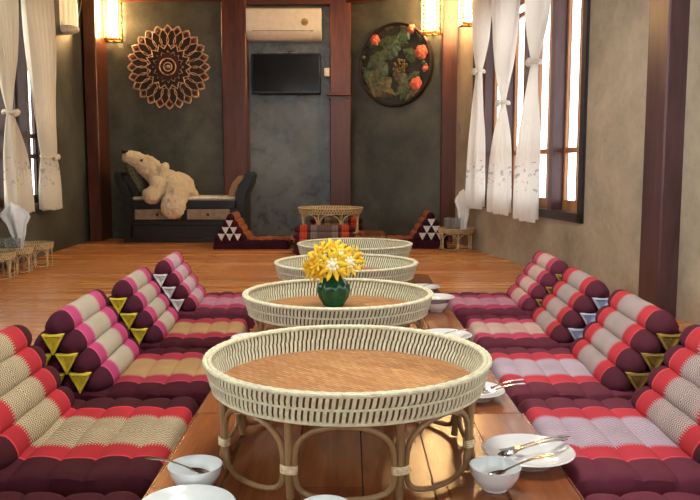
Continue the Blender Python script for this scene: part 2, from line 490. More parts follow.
# ------------------------------------------------------------------ curtains
def curtain(M, top, tie, bot, z1, zt, z0, label, off=-.07, pleats=6, tiew=.035, mat=None):
    mat = mat or CURT
    """top, bot: s-ranges along the wall; tie: s centre; M local y is outward so off < 0 is inside"""
    c = Vector(M @ Vector(((bot[0] + bot[1]) / 2, off, z0)))
    t = thing('curtain', label, 'curtain', c, group=None)
    mb = MB(Matrix.Translation(-c) @ M)
    nu, nv = 61, 46
    def fn(u, v):
        z = lerp(z0, z1, v)
        if z > zt:
            k = (z - zt) / (z1 - zt); k = 1 - (1 - k) ** 1.35
            a = lerp(tie - tiew, top[0], k); b = lerp(tie + tiew, top[1], k)
        else:
            k = (zt - z) / (zt - z0); k = 1 - (1 - k) ** 2.2
            a = lerp(tie - tiew, bot[0], k); b = lerp(tie + tiew, bot[1], k)
        s = lerp(a, b, u)
        am = .028 * min(1, (b - a) / .3) + .008
        y = off + am * math.sin(u * pleats * 2 * PI + .6 * math.sin(v * 5)) + .006 * math.sin(u * 37 + v * 9)
        zz = z + (.012 * math.sin(u * 23) if v == 0 else 0)
        return (s, y, zz)
    mb.grid(fn, nu, nv)
    o = mb.build('curtain_panel', mat, t)
    # origin at hem so the stitched motif sits just above it
    k = MB(Matrix.Translation(-c) @ M)
    k.tube([(tie + tiew * 1.25 * math.cos(a), off + .045 * math.sin(a), zt + .008 * math.sin(3 * a)) for a in [i * PI / 9 for i in range(18)]], .011, 8, True)
    k.ball((tie + tiew * .6, off - .05, zt), (.03, .022, .026)); k.ball((tie + tiew * .1, off - .05, zt - .01), (.028, .02, .024))
    k.build('tie_band', mat, t)
    h = MB(Matrix.Translation(-c) @ M)
    h.tube([(top[0], off, z1 - .005), (top[1], off, z1 - .005)], .014, 8)
    h.tube([(top[0] + .03, off, z1), (top[0] + .03, 0.0, z1)], .008, 6); h.tube([(top[1] - .03, off, z1), (top[1] - .03, 0.0, z1)], .008, 6)
    h.build('curtain_rod', SASHD, t)
    return t
curtain(RWM, (sR(7.08), sR(6.54)), sR(6.85), (sR(7.12), sR(6.70)), 2.25, 1.587, .40, 'sheer white curtain beside the corner post, farthest along the wall with the open window')
curtain(RWM, (sR(6.54), sR(5.86)), sR(6.2), (sR(6.5), sR(6.02)), 2.25, 1.263, .387, 'sheer white curtain knotted lowest of the three at the bright window', off=-.075)
curtain(RWM, (sR(5.80), sR(5.24)), sR(5.55), (sR(5.86), sR(5.46)), 2.25, 1.494, .372, 'sheer white curtain nearest the uncovered bright end of the window', off=-.08)
def sL(d): return d + 1.4
curtain(LWM, (sL(5.45), sL(6.02)), sL(5.8), (sL(5.72), sL(6.14)), 2.25, 1.164, .41, 'white curtain tied at mid height behind the folded napkin and glasses', mat=CURT2)
curtain(LWM, (sL(6.16), sL(6.84)), sL(6.63), (sL(6.44), sL(6.82)), 2.25, .844, .40, 'white curtain tied low, beside the bare wall under the round-ended lamp', tiew=.12, mat=CURT2)

# ------------------------------------------------------------------ wall lamps
def lattice_lamp(name, label, loc, rz):
    t = thing(name, label, 'wall lamp', loc, rz)
    b = MB(); b.box(-.075, .075, -.015, 0, -.02, .56, .004); b.build('back_plate', BRASS, t)
    b = MB(); b.tube([(0, -.06, .02), (0, -.06, .53)], .042, 20); b.build('lamp_tube', LAMPON, t)
    b = MB(); [b.box(*q, -.035, -.015, .003) for q in ((-.08, -.065, -.13, 0), (.065, .08, -.13, 0), (-.065, .065, -.13, -.115), (-.065, .065, -.015, 0), (-.012, .012, -.115, -.015), (-.065, -.012, -.07, -.055), (.012, .065, -.07, -.055))]; b.build('end_cap', BRASS, t)
    b = MB(); b.box(-.08, .08, -.13, 0, .55, .57, .004); b.build('end_cap', BRASS, t)
    b = MB()
    for x in (-.078, .078):
        for y in (-.12, -.04): b.box(x - .006, x + .006, y - .006, y + .006, -.02, .56)
        for i in range(14): b.box(x - .004, x + .004, -.125, -.005, .02 + i * .04, .028 + i * .04)
    b.build('slat_lattice', BRASS, t)
    return t
lattice_lamp('wall_lamp', 'bright lattice wall lamp glowing above the post end of the daybed', (-2.46, 8.25, 2.1), 0)
lattice_lamp('wall_lamp', 'bright lattice wall lamp glowing beside the round leaf and flower carving', (.838, 7.905, 2.11), math.radians(-30.3))
lattice_lamp('wall_lamp', 'glowing wall lamp between the corner post and the bright window curtains', tuple(RWM @ Vector((.56, -.001, 2.08))), math.radians(-81.8))
t = thing('wall_lamp', 'cream half-round wall lamp with a ribbed cover beside the tied curtain', 'wall lamp', tuple(LWM @ Vector((8.78, -.001, 2.0))), PI / 2 + .048)
b = MB(); b.grid(lambda u, v: ((.095 + .006 * math.cos(u * PI * 18)) * math.cos(PI * u) * (1 if v > .06 else .93), -.13 * math.sin(PI * u), .05 + v * .5), 60, 18); b.build('ribbed_cover', LAMPDIM, t)
b = MB(); b.ball((0, -.02, .04), (.105, .125, .05)); b.build('bottom_cap', CREAM, t)
b = MB(); b.box(-.09, .09, -.02, 0, 0, .56, .004); b.build('back_plate', CREAM, t)
b = MB(); b.tube([(.09, -.01, .06), (.2, -.01, .05), (.35, -.01, .14), (.5, -.01, .3), (.62, -.01, .5), (.66, -.01, .7)], .005, 6); b.build('power_cord', CREAM, t)

# ------------------------------------------------------------------ air conditioner, television, switch, ledge
t = thing('air_conditioner', 'white wall air conditioner above the black television', 'air conditioner', (-.69, 8.42, 2.09))
b = MB()
pf = [(0, .30), (-.02, .315), (-.20, .315), (-.225, .30), (-.23, .10), (-.20, .045), (-.12, .0), (0, .0)]
b.M = frame((-.39, 0, 0), (0, 1, 0), (0, 0, 1), (1, 0, 0)); b.prism(pf, 0, .78); b.build('casing', ACW, t)
b = MB(frame((-.32, 0, 0), (0, 1, 0), (0, 0, 1), (1, 0, 0))); b.prism([(-.235, .075), (-.205, .03), (-.135, -.004), (-.125, .004), (-.195, .042), (-.225, .08)], 0, .6); b.build('louver', ACW, t)
b = MB(); b.box(-.33, .31, -.2345, -.215, .074, .082); b.build('seam_slot', GREY, t)
b = MB(frame((.22, -.2295, .165), (1, 0, 0), (0, 0, 1), (0, -1, 0))); b.lathe([(.0, .0), (.038, 0), (.038, .003), (0, .003)], 24); b.build('energy_sticker', GOLD, t)
b = MB(frame((.22, -.2325, .16), (1, 0, 0), (0, 0, 1), (0, -1, 0))); b.lathe([(.0, .0), (.02, 0), (.02, .003), (0, .003)], 20); b.build('sticker_centre', GREY, t)
b = MB(); b.tube([(-.14, -.03, .31), (-.14, -.03, .6)], .012, 8); b.build('supply_pipe', GREY, t)

t = thing('wall_tv', 'black flat television on the wall below the air conditioner', 'television', (-.678, 8.42, 1.53))
b = MB(); b.box(-.366, .366, -.12, -.07, 0, .425, .01); b.build('bezel', BLACK, t)
b = MB(); b.box(-.35, .35, -.1225, -.119, .025, .41); b.build('screen', SCREEN, t, smooth=False)
b = MB(); b.box(-.12, .12, -.07, 0, .1, .3, .005); b.box(-.11, -.05, -.07, -.03, .42, .445); b.box(.05, .11, -.07, -.03, .42, .445); b.build('wall_bracket', GREY, t)

t = thing('light_switch', 'small white light switch on the timber pillar by the television', 'light switch', (-.245, 8.30, 1.715))
b = MB(); b.box(-.027, .027, -.012, 0, 0, .085, .004); b.build('switch_plate', ACW, t)
b = MB(); b.box(-.013, .013, -.017, -.011, .025, .06, .003); b.build('rocker', WHITE, t)
t = thing('wall_ledge', 'thin wooden ledge across the timber pillar under the light switch', 'ledge', (-.115, 8.30, 1.51))
b = MB(); b.box(-.135, .125, -.06, 0, 0, .02, .004); b.box(-.12, .11, -.045, 0, .02, .035); b.build('ledge_board', TEAKX, t)
b = MB(); b.box(-.11, -.09, -.05, 0, -.03, 0, .003); b.box(.08, .1, -.05, 0, -.03, 0, .003); b.build('bracket', TEAK, t)

# ------------------------------------------------------------------ round wall carvings
t = thing('wall_carving', 'round carved mandala of pointed petals above the daybed', 'wall carving', (-1.90, 8.25, 1.80))
Rm = .43
F = frame((0, 0, 0), (1, 0, 0), (0, 0, 1), (0, -1, 0))
b = MB(F); b.lathe([(0, 0), (Rm * .84, 0), (Rm * .84, .02), (Rm * .5, .03), (0, .03)], 72); b.build('backing_disc', CARVED, t)
NP = 24
def leaf(r0, r1, hw, n=9, tip=.6):
    """pointed arch outline from r0 to r1 along +x"""
    up = [(lerp(r0, r1, i / n), hw * (math.sin(PI * min(1, (i / n) ** tip)) ** .7 if 0 < i < n else 0)) for i in range(n + 1)]
    return up + [(x, -y) for x, y in up[-2:0:-1]]
def ring(mb, N, pts, h0, h1, ph=0):
    for i in range(N):
        a = 2 * PI * (i + ph) / N; c, s = math.cos(a), math.sin(a)
        mb.prism([(x * c - y * s, x * s + y * c) for x, y in pts], h0, h1)
def outline(mb, N, pts, h, r, ph=0, closed=True):
    for i in range(N):
        a = 2 * PI * (i + ph) / N; c, s = math.cos(a), math.sin(a)
        mb.tube([(x * c - y * s, x * s + y * c, h) for x, y in pts], r, 6, closed)
pts_o = leaf(Rm * .62, Rm, .05, 9, .9); pts_i = leaf(Rm * .50, Rm * .90, .046, 9, .75)
b = MB(F); ring(b, NP, pts_o, 0, .026); b.build('outer_petal_ring', CARVMID, t)
b = MB(F); outline(b, NP, pts_o, .026, .0095); b.build('outer_petal_edge', CARVTAN, t)
b = MB(F); ring(b, NP, pts_i, .02, .04, .5); b.build('inner_petal_ring', CARVED, t)
b = MB(F); outline(b, NP, pts_i, .04, .0045, .5); b.build('inner_petal_edge', CARVTAN, t)
for i in range(NP):
    a = 2 * PI * i / NP; b = MB(F); b.ball((Rm * .87 * math.cos(a), Rm * .87 * math.sin(a), .028), (.023, .023, .014), 10, 6); b.build('petal_boss', CARVRED, t)
b = MB(F); pz = [(Rm * (.56 if k % 2 == 0 else .44) * math.cos(PI * k / 16), Rm * (.56 if k % 2 == 0 else .44) * math.sin(PI * k / 16)) for k in range(32)]
b.prism(pz, .03, .05); b.build('star_plate', CARVED, t)
b = MB(F); b.tube([(x, y, .05) for x, y in pz], .0085, 6, True)
pq = [(x * .68, y * .68, .053) for x, y in pz]; b.tube(pq, .004, 6, True); b.build('star_edge', CARVTAN, t)
b = MB(F); ring(b, 8, leaf(Rm * .14, Rm * .36, .04, 8, .8), .05, .064); b.build('rosette', CARVRED, t)
b = MB(F)
for r in (.195, .10): b.tube([(Rm * r * math.cos(a * PI / 20), Rm * r * math.sin(a * PI / 20), .068) for a in range(40)], .007, 6, True)
b.ball((0, 0, .066), (.03, .02, .012), 12, 6); b.build('centre_ring', CARVTAN, t)

cp = RPM @ Vector((.58, 0, 1.805))
t = thing('wall_carving', 'round painted carving of dark leaves and red flowers on the angled wall', 'wall carving', cp, math.radians(-32))
ux = Vector((1, 0, 0))
F = frame((0, 0, 0), (1, 0, 0), (0, 0, 1), (0, -1, 0)); R2 = .425
b = MB(F); b.lathe([(0, 0), (R2, 0), (R2 + .005, .02), (R2 - .005, .045), (R2 - .03, .05), (R2 - .035, .03), (0, .03)], 72); b.build('round_panel', LEAFD, t)
b = MB(F); b.tube([((R2 - .012) * math.cos(a * PI / 36), (R2 - .012) * math.sin(a * PI / 36), .045) for a in range(72)], .014, 8, True); b.build('rim', CARVED, t)
def bigleaf(mb, x, y, L, W, ang, z=.03, curl=.02):
    c, s = math.cos(ang), math.sin(ang)
    def fn(u, v):
        a = u * L; w = W * math.sin(PI * min(1, u * .97 + .02) ** .8) * (1 + .12 * math.sin(u * 26))
        q = (v - .5) * 2; px, py = a, w * q
        if px * 0 == 0:
            X = x + px * c - py * s; Y = y + px * s + py * c
            k = math.hypot(X, Y)
            if k > R2 - .03: X *= (R2 - .03) / k; Y *= (R2 - .03) / k
        return (X, Y, z + curl * (1 - abs(q)) * 1.0 + .012 * math.sin(u * PI) + .004 * math.sin(u * 30 + abs(q) * 6))
    mb.grid(fn, 22, 9)
b1, b2 = MB(F), MB(F)
for x, y, L, W, a, m_ in [(-.33, -.02, .34, .085, .55, 0), (-.10, .06, .30, .095, 1.0, 0), (-.20, .24, .36, .07, -.1, 0), (.02, .20, .26, .07, .75, 0), (-.10, .03, .32, .085, -2.1, 0), (.16, -.12, .28, .075, -1.9, 0), (.1, .14, .24, .06, -.5, 0), (-.38, .0, .24, .06, -1.1, 0), (.0, -.32, .24, .06, .3, 0), (-.2, .2, .22, .06, 2.5, 0),
      (-.36, -.05, .34, .085, -.6, 1), (-.28, -.2, .32, .075, -.35, 1), (-.05, -.12, .3, .08, -2.3, 1), (.22, .30, .2, .06, 2.6, 1), (.0, .0, .28, .07, -1.1, 1), (-.3, -.12, .24, .06, -1.3, 1), (.28, -.25, .24, .06, -2.4, 1), (.27, .02, .22, .06, 2.5, 1), (-.02, .39, .2, .05, 2.9, 1), (.10, -.30, .22, .06, .9, 1), (.36, .2, .2, .05, 2.2, 0), (.3, -.1, .2, .05, -2.7, 0)]:
    q_ = MB(F); bigleaf(q_, x, y, L, W, a, .032 if m_ == 0 else .026); q_.build('leaf_relief', (LEAFG, LEAFB)[m_], t)
b = MB(F)
for k in range(26):
    a = random.uniform(0, 6.28); r = .09 * math.sqrt(random.random()); b.ball((.08 + r * math.cos(a), -.03 + r * math.sin(a), .05), .016, 8, 6)
b.build('grape_relief', LEAFB, t)
for x, y in [(.36, -.03), (.33, .0), (.3, .06), (.37, -.08), (-.37, .1), (-.36, -.1), (-.33, -.14)]:
    b = MB(F); b.ball((x, y, .045), .022, 10, 6); b.build('berry_relief', LEAFB, t)
for x, y, r in [(-.235, .265, .055), (.305, .105, .07), (.245, -.2, .066), (.355, -.06, .035), (.19, .345, .045)]:
    f = MB(F)
    for L, (n, rr, z) in enumerate([(6, r, .045), (5, r * .66, .06)]):
        for k in range(n):
            a = 2 * PI * k / n + L * .5; f.ball((x + rr * .55 * math.cos(a), y + rr * .55 * math.sin(a), z), (rr * .55, rr * .55, .016), 12, 6)
    f.ball((x, y, .07), (r * .3, r * .3, .016), 10, 6)
    f.build('red_flower_relief', ROSE, t)

# ------------------------------------------------------------------ daybed, bolster, plush bear
t = thing('daybed', 'dark lacquered daybed with scrolled arms and pale drawers', 'daybed', (-1.675, 7.75, 0))
t.scale = (.925, 1, 1)
b = MB(); b.box(-.56, .56, .02, .44, .03, .42, .006); b.box(-.58, .58, 0, .03, .17, .225, .005); b.box(-.58, .58, 0, .03, .345, .425, .005); b.box(-.58, .58, 0, .025, .05, .17)
b.box(-.03, .03, 0, .03, .225, .345); b.box(-.6, .6, -.005, .45, .0, .05, .005); b.build('seat_frame', DAYB, t)
b = MB(); b.box(-.56, .56, .005, .44, .425, .465, .018); b.build('seat_mattress', CREAM, t)
for x0, x1 in ((-.53, -.035), (.035, .5)):
    d = MB(); d.box(x0, x1, -.004, .03, .232, .338, .004); dr = d.build('drawer', DRAWR, t)
    k = MB(frame(((x0 + x1) / 2, -.004, .285), (1, 0, 0), (0, 0, 1), (0, -1, 0))); k.lathe([(.006, 0), (.006, .012), (.016, .016), (.014, .026), (0, .03)], 14); k.build('knob', BLACK, dr)
for s in (-1, 1):
    b = MB(); x = .56 * s
    out = [(.56, .0), (.56, .3), (.565, .48), (.60, .58), (.655, .64), (.665, .67)]
    inn = [(.66, .0), (.66, .34), (.665, .46), (.70, .54), (.735, .60), (.74, .66)]
    prof = [(s * p, z) for p, z in out] + [(s * p, z) for p, z in inn[::-1]]
    b.M = frame((0, .0, 0), (1, 0, 0), (0, 0, 1), (0, -1, 0)); b.prism(prof, -.44, 0)
    b.M = Matrix(); b.tube([(s * .705, -.005, .67), (s * .705, .445, .67)], .042, 16)
    ar = b.build('scroll_arm', DAYB, t)
    p = MB(frame((0, 0, 0), (1, 0, 0), (0, 0, 1), (0, -1, 0)))
    p.prism([(s * x_, z_) for x_, z_ in ((.49, .467), (.556, .467), (.562, .50), (.597, .582), (.65, .642), (.655, .672), (.60, .672), (.53, .60), (.50, .53))], -.41, -.012); p.build('arm_panel', TANARM if s > 0 else DAYB, ar)
t = thing('bolster', 'green checked cushion leaning on the daybed arm under the bear', 'cushion', (-2.1, 7.93, .48))
t.rotation_euler = (0, math.radians(-24), 0)
b = MB()
b.grid(lambda u, v: tuple((.07 * math.sin(PI * v) ** .5 * math.cos(2 * PI * u), .17 * abs(math.sin(PI * v)) ** .35 * math.sin(2 * PI * u), .195 - .195 * math.cos(PI * v))), 32, 20, True)
b.build('cushion_cover', CHECK, t)

# one continuous plush body: overlapping ellipsoids fused by a voxel remesh
bc = Vector((-1.78, 7.86, .48)); b = MB(Matrix.Translation(-bc))
def ell(c, r, ay=0, ax=0): b.ball(c, r, 28, 18, Matrix.Rotation(ay, 3, 'Y') @ Matrix.Rotation(ax, 3, 'X'))
ell((-1.82, 7.90, .59), (.19, .16, .135), .1)
ell((-1.765, 7.90, .565), (.135, .15, .125), .3)
ell((-1.92, 7.89, .635), (.13, .125, .125), .3)
ell((-2.00, 7.86, .69), (.125, .12, .115), .75)
ell((-2.085, 7.86, .765), (.16, .12, .115), .6)
ell((-2.19, 7.85, .835), (.115, .095, .088), .5)
ell((-2.265, 7.845, .865), (.085, .082, .074), .3)
ell((-1.93, 7.775, .735), (.055, .03, .075), .5); ell((-1.945, 7.97, .77), (.05, .03, .055), .5)
ell((-1.965, 7.76, .57), (.085, .085, .12), -.35); ell((-2.02, 7.715, .49), (.095, .09, .09))
ell((-1.98, 8.02, .57), (.08, .07, .11), -.35)
ell((-1.775, 7.72, .50), (.12, .095, .14), .1); ell((-1.80, 7.665, .385), (.125, .09, .13), .15)
ell((-1.75, 8.02, .53), (.11, .09, .10)); ell((-1.64, 7.88, .515), (.06, .05, .04), .7)
bear = b.build('polar_bear_plush', FUR, None)
bear.location = bc + Vector((.04, 0, -.012))
tag(bear, 'cream polar bear plush sprawled over the daybed arm', 'plush toy')
rm = bear.modifiers.new('fuse', 'REMESH'); rm.mode = 'VOXEL'; rm.voxel_size = .011; rm.use_smooth_shade = True
sm = bear.modifiers.new('soft', 'SMOOTH'); sm.iterations = 6; sm.factor = .6
tx = bpy.data.textures.new('tufts', 'CLOUDS'); tx.noise_scale = .03
dp = bear.modifiers.new('tufts', 'DISPLACE'); dp.texture = tx; dp.strength = .028; dp.mid_level = .5
for nm, c, r in [('nose', (-2.305, 7.82, .925), (.042, .045, .024)), ('eye', (-2.125, 7.752, .84), .014), ('eye', (-2.11, 7.955, .86), .014)]:
    q = MB(Matrix.Translation(-bc)); q.ball(c, r, 14, 10); q.build(nm, BLACK, bear)

# ------------------------------------------------------------------ mats with triangular back cushions
CS = .30    # half width
def quilt_fn(x0, x1, hw, n, h, z0):
    """a puffed mat; rolls run along y"""
    def fn(u, v):
        # u around the section: 0..1 top, sides, bottom
        return None
    return fn
def seat_pad(x0, x1, hw=CS, n=8, h=.085, z0=0.0):
    mb = MB(); nx, ny = n * 10 + 1, 33
    def top(i, j):
        u = i / (nx - 1); v = j / (ny - 1) * 2 - 1
        x = lerp(x0, x1, u)
        k = abs(math.sin(PI * n * u)) ** .5
        e = max(0, 1 - abs(v) ** 16) ** .5; ee = max(0, 1 - abs(2 * u - 1) ** 30) ** .5
        y = hw * (math.sin(v * PI / 2) * .72 + v * .28) * (.985 + .015 * k)
        z = z0 + .03 + (h - .03) * e * ee * (.85 + .15 * k) + .0025 * math.sin(x * 31 + y * 23)
        return (x, y, z)
    vs = [top(i, j) for i in range(nx) for j in range(ny)]
    vb = [(x, y, z0) for (x, y, z) in vs]
    fs = []
    N = nx * ny
    for i in range(nx - 1):
        for j in range(ny - 1):
            a = i * ny + j; fs.append((a, a + ny, a + ny + 1, a + 1)); fs.append((N + a, N + a + 1, N + a + ny + 1, N + a + ny))
    for i in range(nx - 1):
        for j in (0, ny - 1):
            a = i * ny + j; fs.append((a, a + ny, N + a + ny, N + a))
    for j in range(ny - 1):
        for i in (0, nx - 1):
            a = i * ny + j; fs.append((a, a + 1, N + a + 1, N + a))
    mb.add(vs, fs) if False else mb.add(vs + vb, fs)
    return mb
def roll(mb, cx, cz, rx, rz, hw, seg=26, n=20, sx=1):
    """one stuffed triangular roll along y with pursed ends"""
    def prof(a):
        k = 1 + .07 * math.cos(3 * (a - PI / 2))
        return (rx * k * math.cos(a), rz * k * math.sin(a))
    ph = random.uniform(0, 6)
    def fn(u, v):
        t = v * 2 - 1; at = abs(t)
        y = hw * (t * .8 + math.copysign(.2 * at ** .5, t)) if False else hw * t
        sc = 1 if at < .72 else max(.0, 1 - ((at - .72) / .28) ** 2.2 * .66)
        sc *= 1 + .02 * math.sin(y * 40 + ph)
        x, z = prof(u * 2 * PI)
        return (cx + x * sc, y, cz + z * sc)
    b = len(mb.v); mb.grid(fn, n, seg, True)
    mb.f.append(tuple(b + i * seg for i in range(n))); mb.f.append(tuple(b + i * seg + seg - 1 for i in range(n))[::-1]); mb.mi += [0, 0]
def wedge(base=.39, height=.262, hw=CS, rows=4, z0=0):
    mb = MB(); s = base / rows; h = height / rows
    for k in range(rows):
        for i in range(rows - k):
            cx = (i - (rows - k - 1) / 2) * s; cz = z0 + k * h + h * .5
            roll(mb, cx, cz, s * .515, h * .66, hw)
    return mb, s, h
def trims(parent, s, h, hw, mat, rows=4, z0=0, both=False):
    for k in range(rows - 1):
        for i in range(rows - k - 1):
            cx = (i - (rows - k - 2) / 2) * s; cz = z0 + k * h + h * .78
            w, hh = s * .43, h * .57
            P = [(cx - w, cz + hh * .8), (cx + w, cz + hh * .8), (cx, cz - hh * 1.05)]
            m = MB(); ys = -hw * .985
            c = Vector((cx, cz + hh * .18))
            out = [(Vector(p) - c) * 1.0 + c for p in P]; inn = [(Vector(p) - c) * .74 + c for p in P]; dee = [(Vector(p) - c) * .15 + c for p in P]
            vs = [(p.x, ys + .012, p.y) for p in out] + [(p.x, ys - .006, p.y) for p in out] + [(p.x, ys - .008, p.y) for p in inn] + [(p.x, ys + .03, p.y) for p in dee]
            fs = []
            for a in range(3):
                q = (a + 1) % 3
                for l in range(3): fs.append((l * 3 + a, l * 3 + q, l * 3 + 3 + q, l * 3 + 3 + a))
            fs.append((9, 10, 11)); fs.append((2, 1, 0))
            m.add(vs, fs); m.build('triangle_trim', mat, parent, smooth=False)
CL = {}
def cloth(key, sgn=1):
    pal = {
        'red_grey': ((88, 42, 54), (196, 62, 70), (204, 194, 190), (120, 92, 90)),
        'red_lilac': ((116, 58, 74), (206, 70, 84), (222, 212, 224), (150, 124, 148)),
        'red_tan': ((74, 32, 40), (186, 54, 62), (220, 206, 168), (96, 74, 60)),
        'pink_tan': ((74, 30, 46), (190, 74, 122), (222, 214, 188), (116, 100, 92)),
        'rose_tan': ((70, 24, 36), (166, 56, 76), (210, 178, 124), (140, 100, 70)),
        'pink_white': ((80, 28, 46), (204, 92, 132), (224, 210, 210), (170, 130, 150)),
        'rose_pink': ((104, 46, 66), (180, 70, 106), (216, 168, 184), (170, 100, 130)),
        'magenta_cream': ((104, 48, 66), (196, 76, 104), (226, 208, 192), (180, 130, 130)),
        'orange_dark': ((56, 22, 34), (168, 104, 74), (176, 116, 84), (140, 84, 60)),
    }[key]
    if (key, sgn) not in CL:
        CL[key, sgn] = m_cloth('woven_' + key, *pal, sgn=sgn)
    return CL[key, sgn]
def floor_seat(label, x, y, side, mat_key, back_key, trim, xin, rz=0, group=None, back=True, hw=CS, wid=.345, hgt=.238, xm=.16):
    """side=+1: back cushion at larger x (window side); xin is the mat's inner edge in world x"""
    t = thing('floor_seat', label, 'floor cushion', (x, y, 0), rz, group)
    L = (xin - x)
    x0, x1 = sorted((L, side * xm))
    seat_pad(x0, x1, hw).build('seat_pad', cloth(mat_key, side), t)
    if back:
        bw = hw * .94; mb, s, h = wedge(wid, hgt, bw, 4, .066)
        o = mb.build('back_cushion', cloth(back_key, side), t, angle=80)
        trims(o, s, h, bw, trim, 4, .066)
    return t
G1, G2 = 'seats along the window side', 'seats along the daybed side'
rows = [1.90, 2.525, 3.165, 3.82]
Wd = 'wedge seat beside the wall with the open window, '
floor_seat('red and grey wedge seat nearest the camera, behind the plate with spoon and fork', .968, rows[0], 1, 'red_lilac', 'red_grey', GOLD, .482, math.radians(-1), G1)
floor_seat('red and grey wedge seat with gold trims, second along the window side', .965, rows[1], 1, 'red_lilac', 'red_grey', GOLD, .485, math.radians(-3), G1)
floor_seat('pink and red wedge seat with pale blue triangle trims, along the window side', .972, rows[2], 1, 'magenta_cream', 'red_grey', BLUT, .505, math.radians(-3), G1)
floor_seat('rose wedge seat with gold triangle trims, farthest along the window side', 1.0, rows[3], 1, 'rose_pink', 'magenta_cream', GOLD, .50, math.radians(-2), G1)
floor_seat('red and tan wedge seat nearest the camera on the daybed side', -.925, rows[0], -1, 'red_tan', 'red_tan', YELT, -.432, math.radians(2), G2, wid=.30)
floor_seat('maroon and pink wedge seat with yellow trims, second along the daybed side', -.90, rows[1], -1, 'rose_tan', 'pink_tan', YELT, -.437, math.radians(3.5), G2, wid=.30)
floor_seat('pink wedge seat with large yellow trims and tan mat, third along the daybed side', -.90, rows[2], -1, 'rose_tan', 'pink_tan', YELT, -.44, math.radians(4), G2, wid=.30)
floor_seat('pink and white wedge seat with white trims, farthest along the daybed side', -.90, rows[3], -1, 'rose_pink', 'pink_white', WHIT, -.45, math.radians(4), G2, wid=.30)
floor_seat('plain maroon mat edge at the bottom beside the dining plate and bowl', .995, 1.25, 1, 'red_lilac', 'red_grey', GOLD, .475, 0, G1)
floor_seat('dark maroon mat edge at the bottom beside the small bowl and spoon', -.925, 1.25, -1, 'red_tan', 'red_tan', YELT, -.425, 0, G2, wid=.30)
# seats round the table at the far end
floor_seat('dark wedge seat with six white triangles in front of the daybed', -1.115, 7.38, -1, 'orange_dark', 'orange_dark', WHIT, -.57, 0, None, True, .3, .30, .25, .15)
floor_seat('dark wedge seat with white triangles in front of the small round tray', .76, 7.45, 1, 'orange_dark', 'orange_dark', WHIT, .17, 0, None, True, .3, .33, .26, .15)
PLAID = m_plaid('orange_grey_plaid')
for lab, loc, rz in (('plaid wedge cushion in front of the far round tray', (-.225, 6.78, 0), PI / 2), ('plaid wedge cushion glimpsed behind the legs of the far round tray', (-.14, 7.88, 0), PI / 2)):
    mb, s, h = wedge(.34, .24, .27)
    t = thing('wedge_cushion', lab, 'floor cushion', loc, rz)
    mb.build('cushion_cover', PLAID, t, angle=80)

# ------------------------------------------------------------------ low tables
def low_table(label, y0, y1, x0, x1, ht=.095, rz=0, seed=0, group='low tables in the middle row'):
    t = thing('low_table', label, 'low table', ((x0 + x1) / 2, (y0 + y1) / 2, 0), rz, group)
    w, l = (x1 - x0) / 2, (y1 - y0) / 2
    b = MB(); n = 6; e = 2 * w / n
    for i in range(n): b.box(-w + i * e + .0002, -w + (i + 1) * e - .0002, -l, l, ht - .035, ht, .0015)
    o = b.build('table_top', TABLEM, t)
    for sx in (-1, 1):
        for sy in (-1, 1):
            q = MB(); q.box(sx * (w - .07) - .03, sx * (w - .07) + .03, sy * (l - .07) - .03, sy * (l - .07) + .03, 0, ht - .035, .004); q.build('leg', TEAK, t)
    q = MB(); q.box(-w + .05, w - .05, -l + .04, -l + .06, ht - .07, ht - .035); q.box(-w + .05, w - .05, l - .06, l - .04, ht - .07, ht - .035); q.build('apron', TEAK, t)
    return t
low_table('low wooden table under the nearest woven tray, with bowls and plate', 1.04, 2.01, -.415, .468)
low_table('low wooden table carrying the tray with the yellow flowers', 2.015, 2.96, -.415, .46)
low_table('low wooden table under the third woven tray from the front', 2.965, 3.89, -.40, .47)
low_table('low wooden table under the fourth tray, end of the long row', 3.895, 4.72, -.40, .48)
low_table('low wooden table under the far tray near the timber pillars', 7.02, 7.66, -.55, .34, .13, group=None)

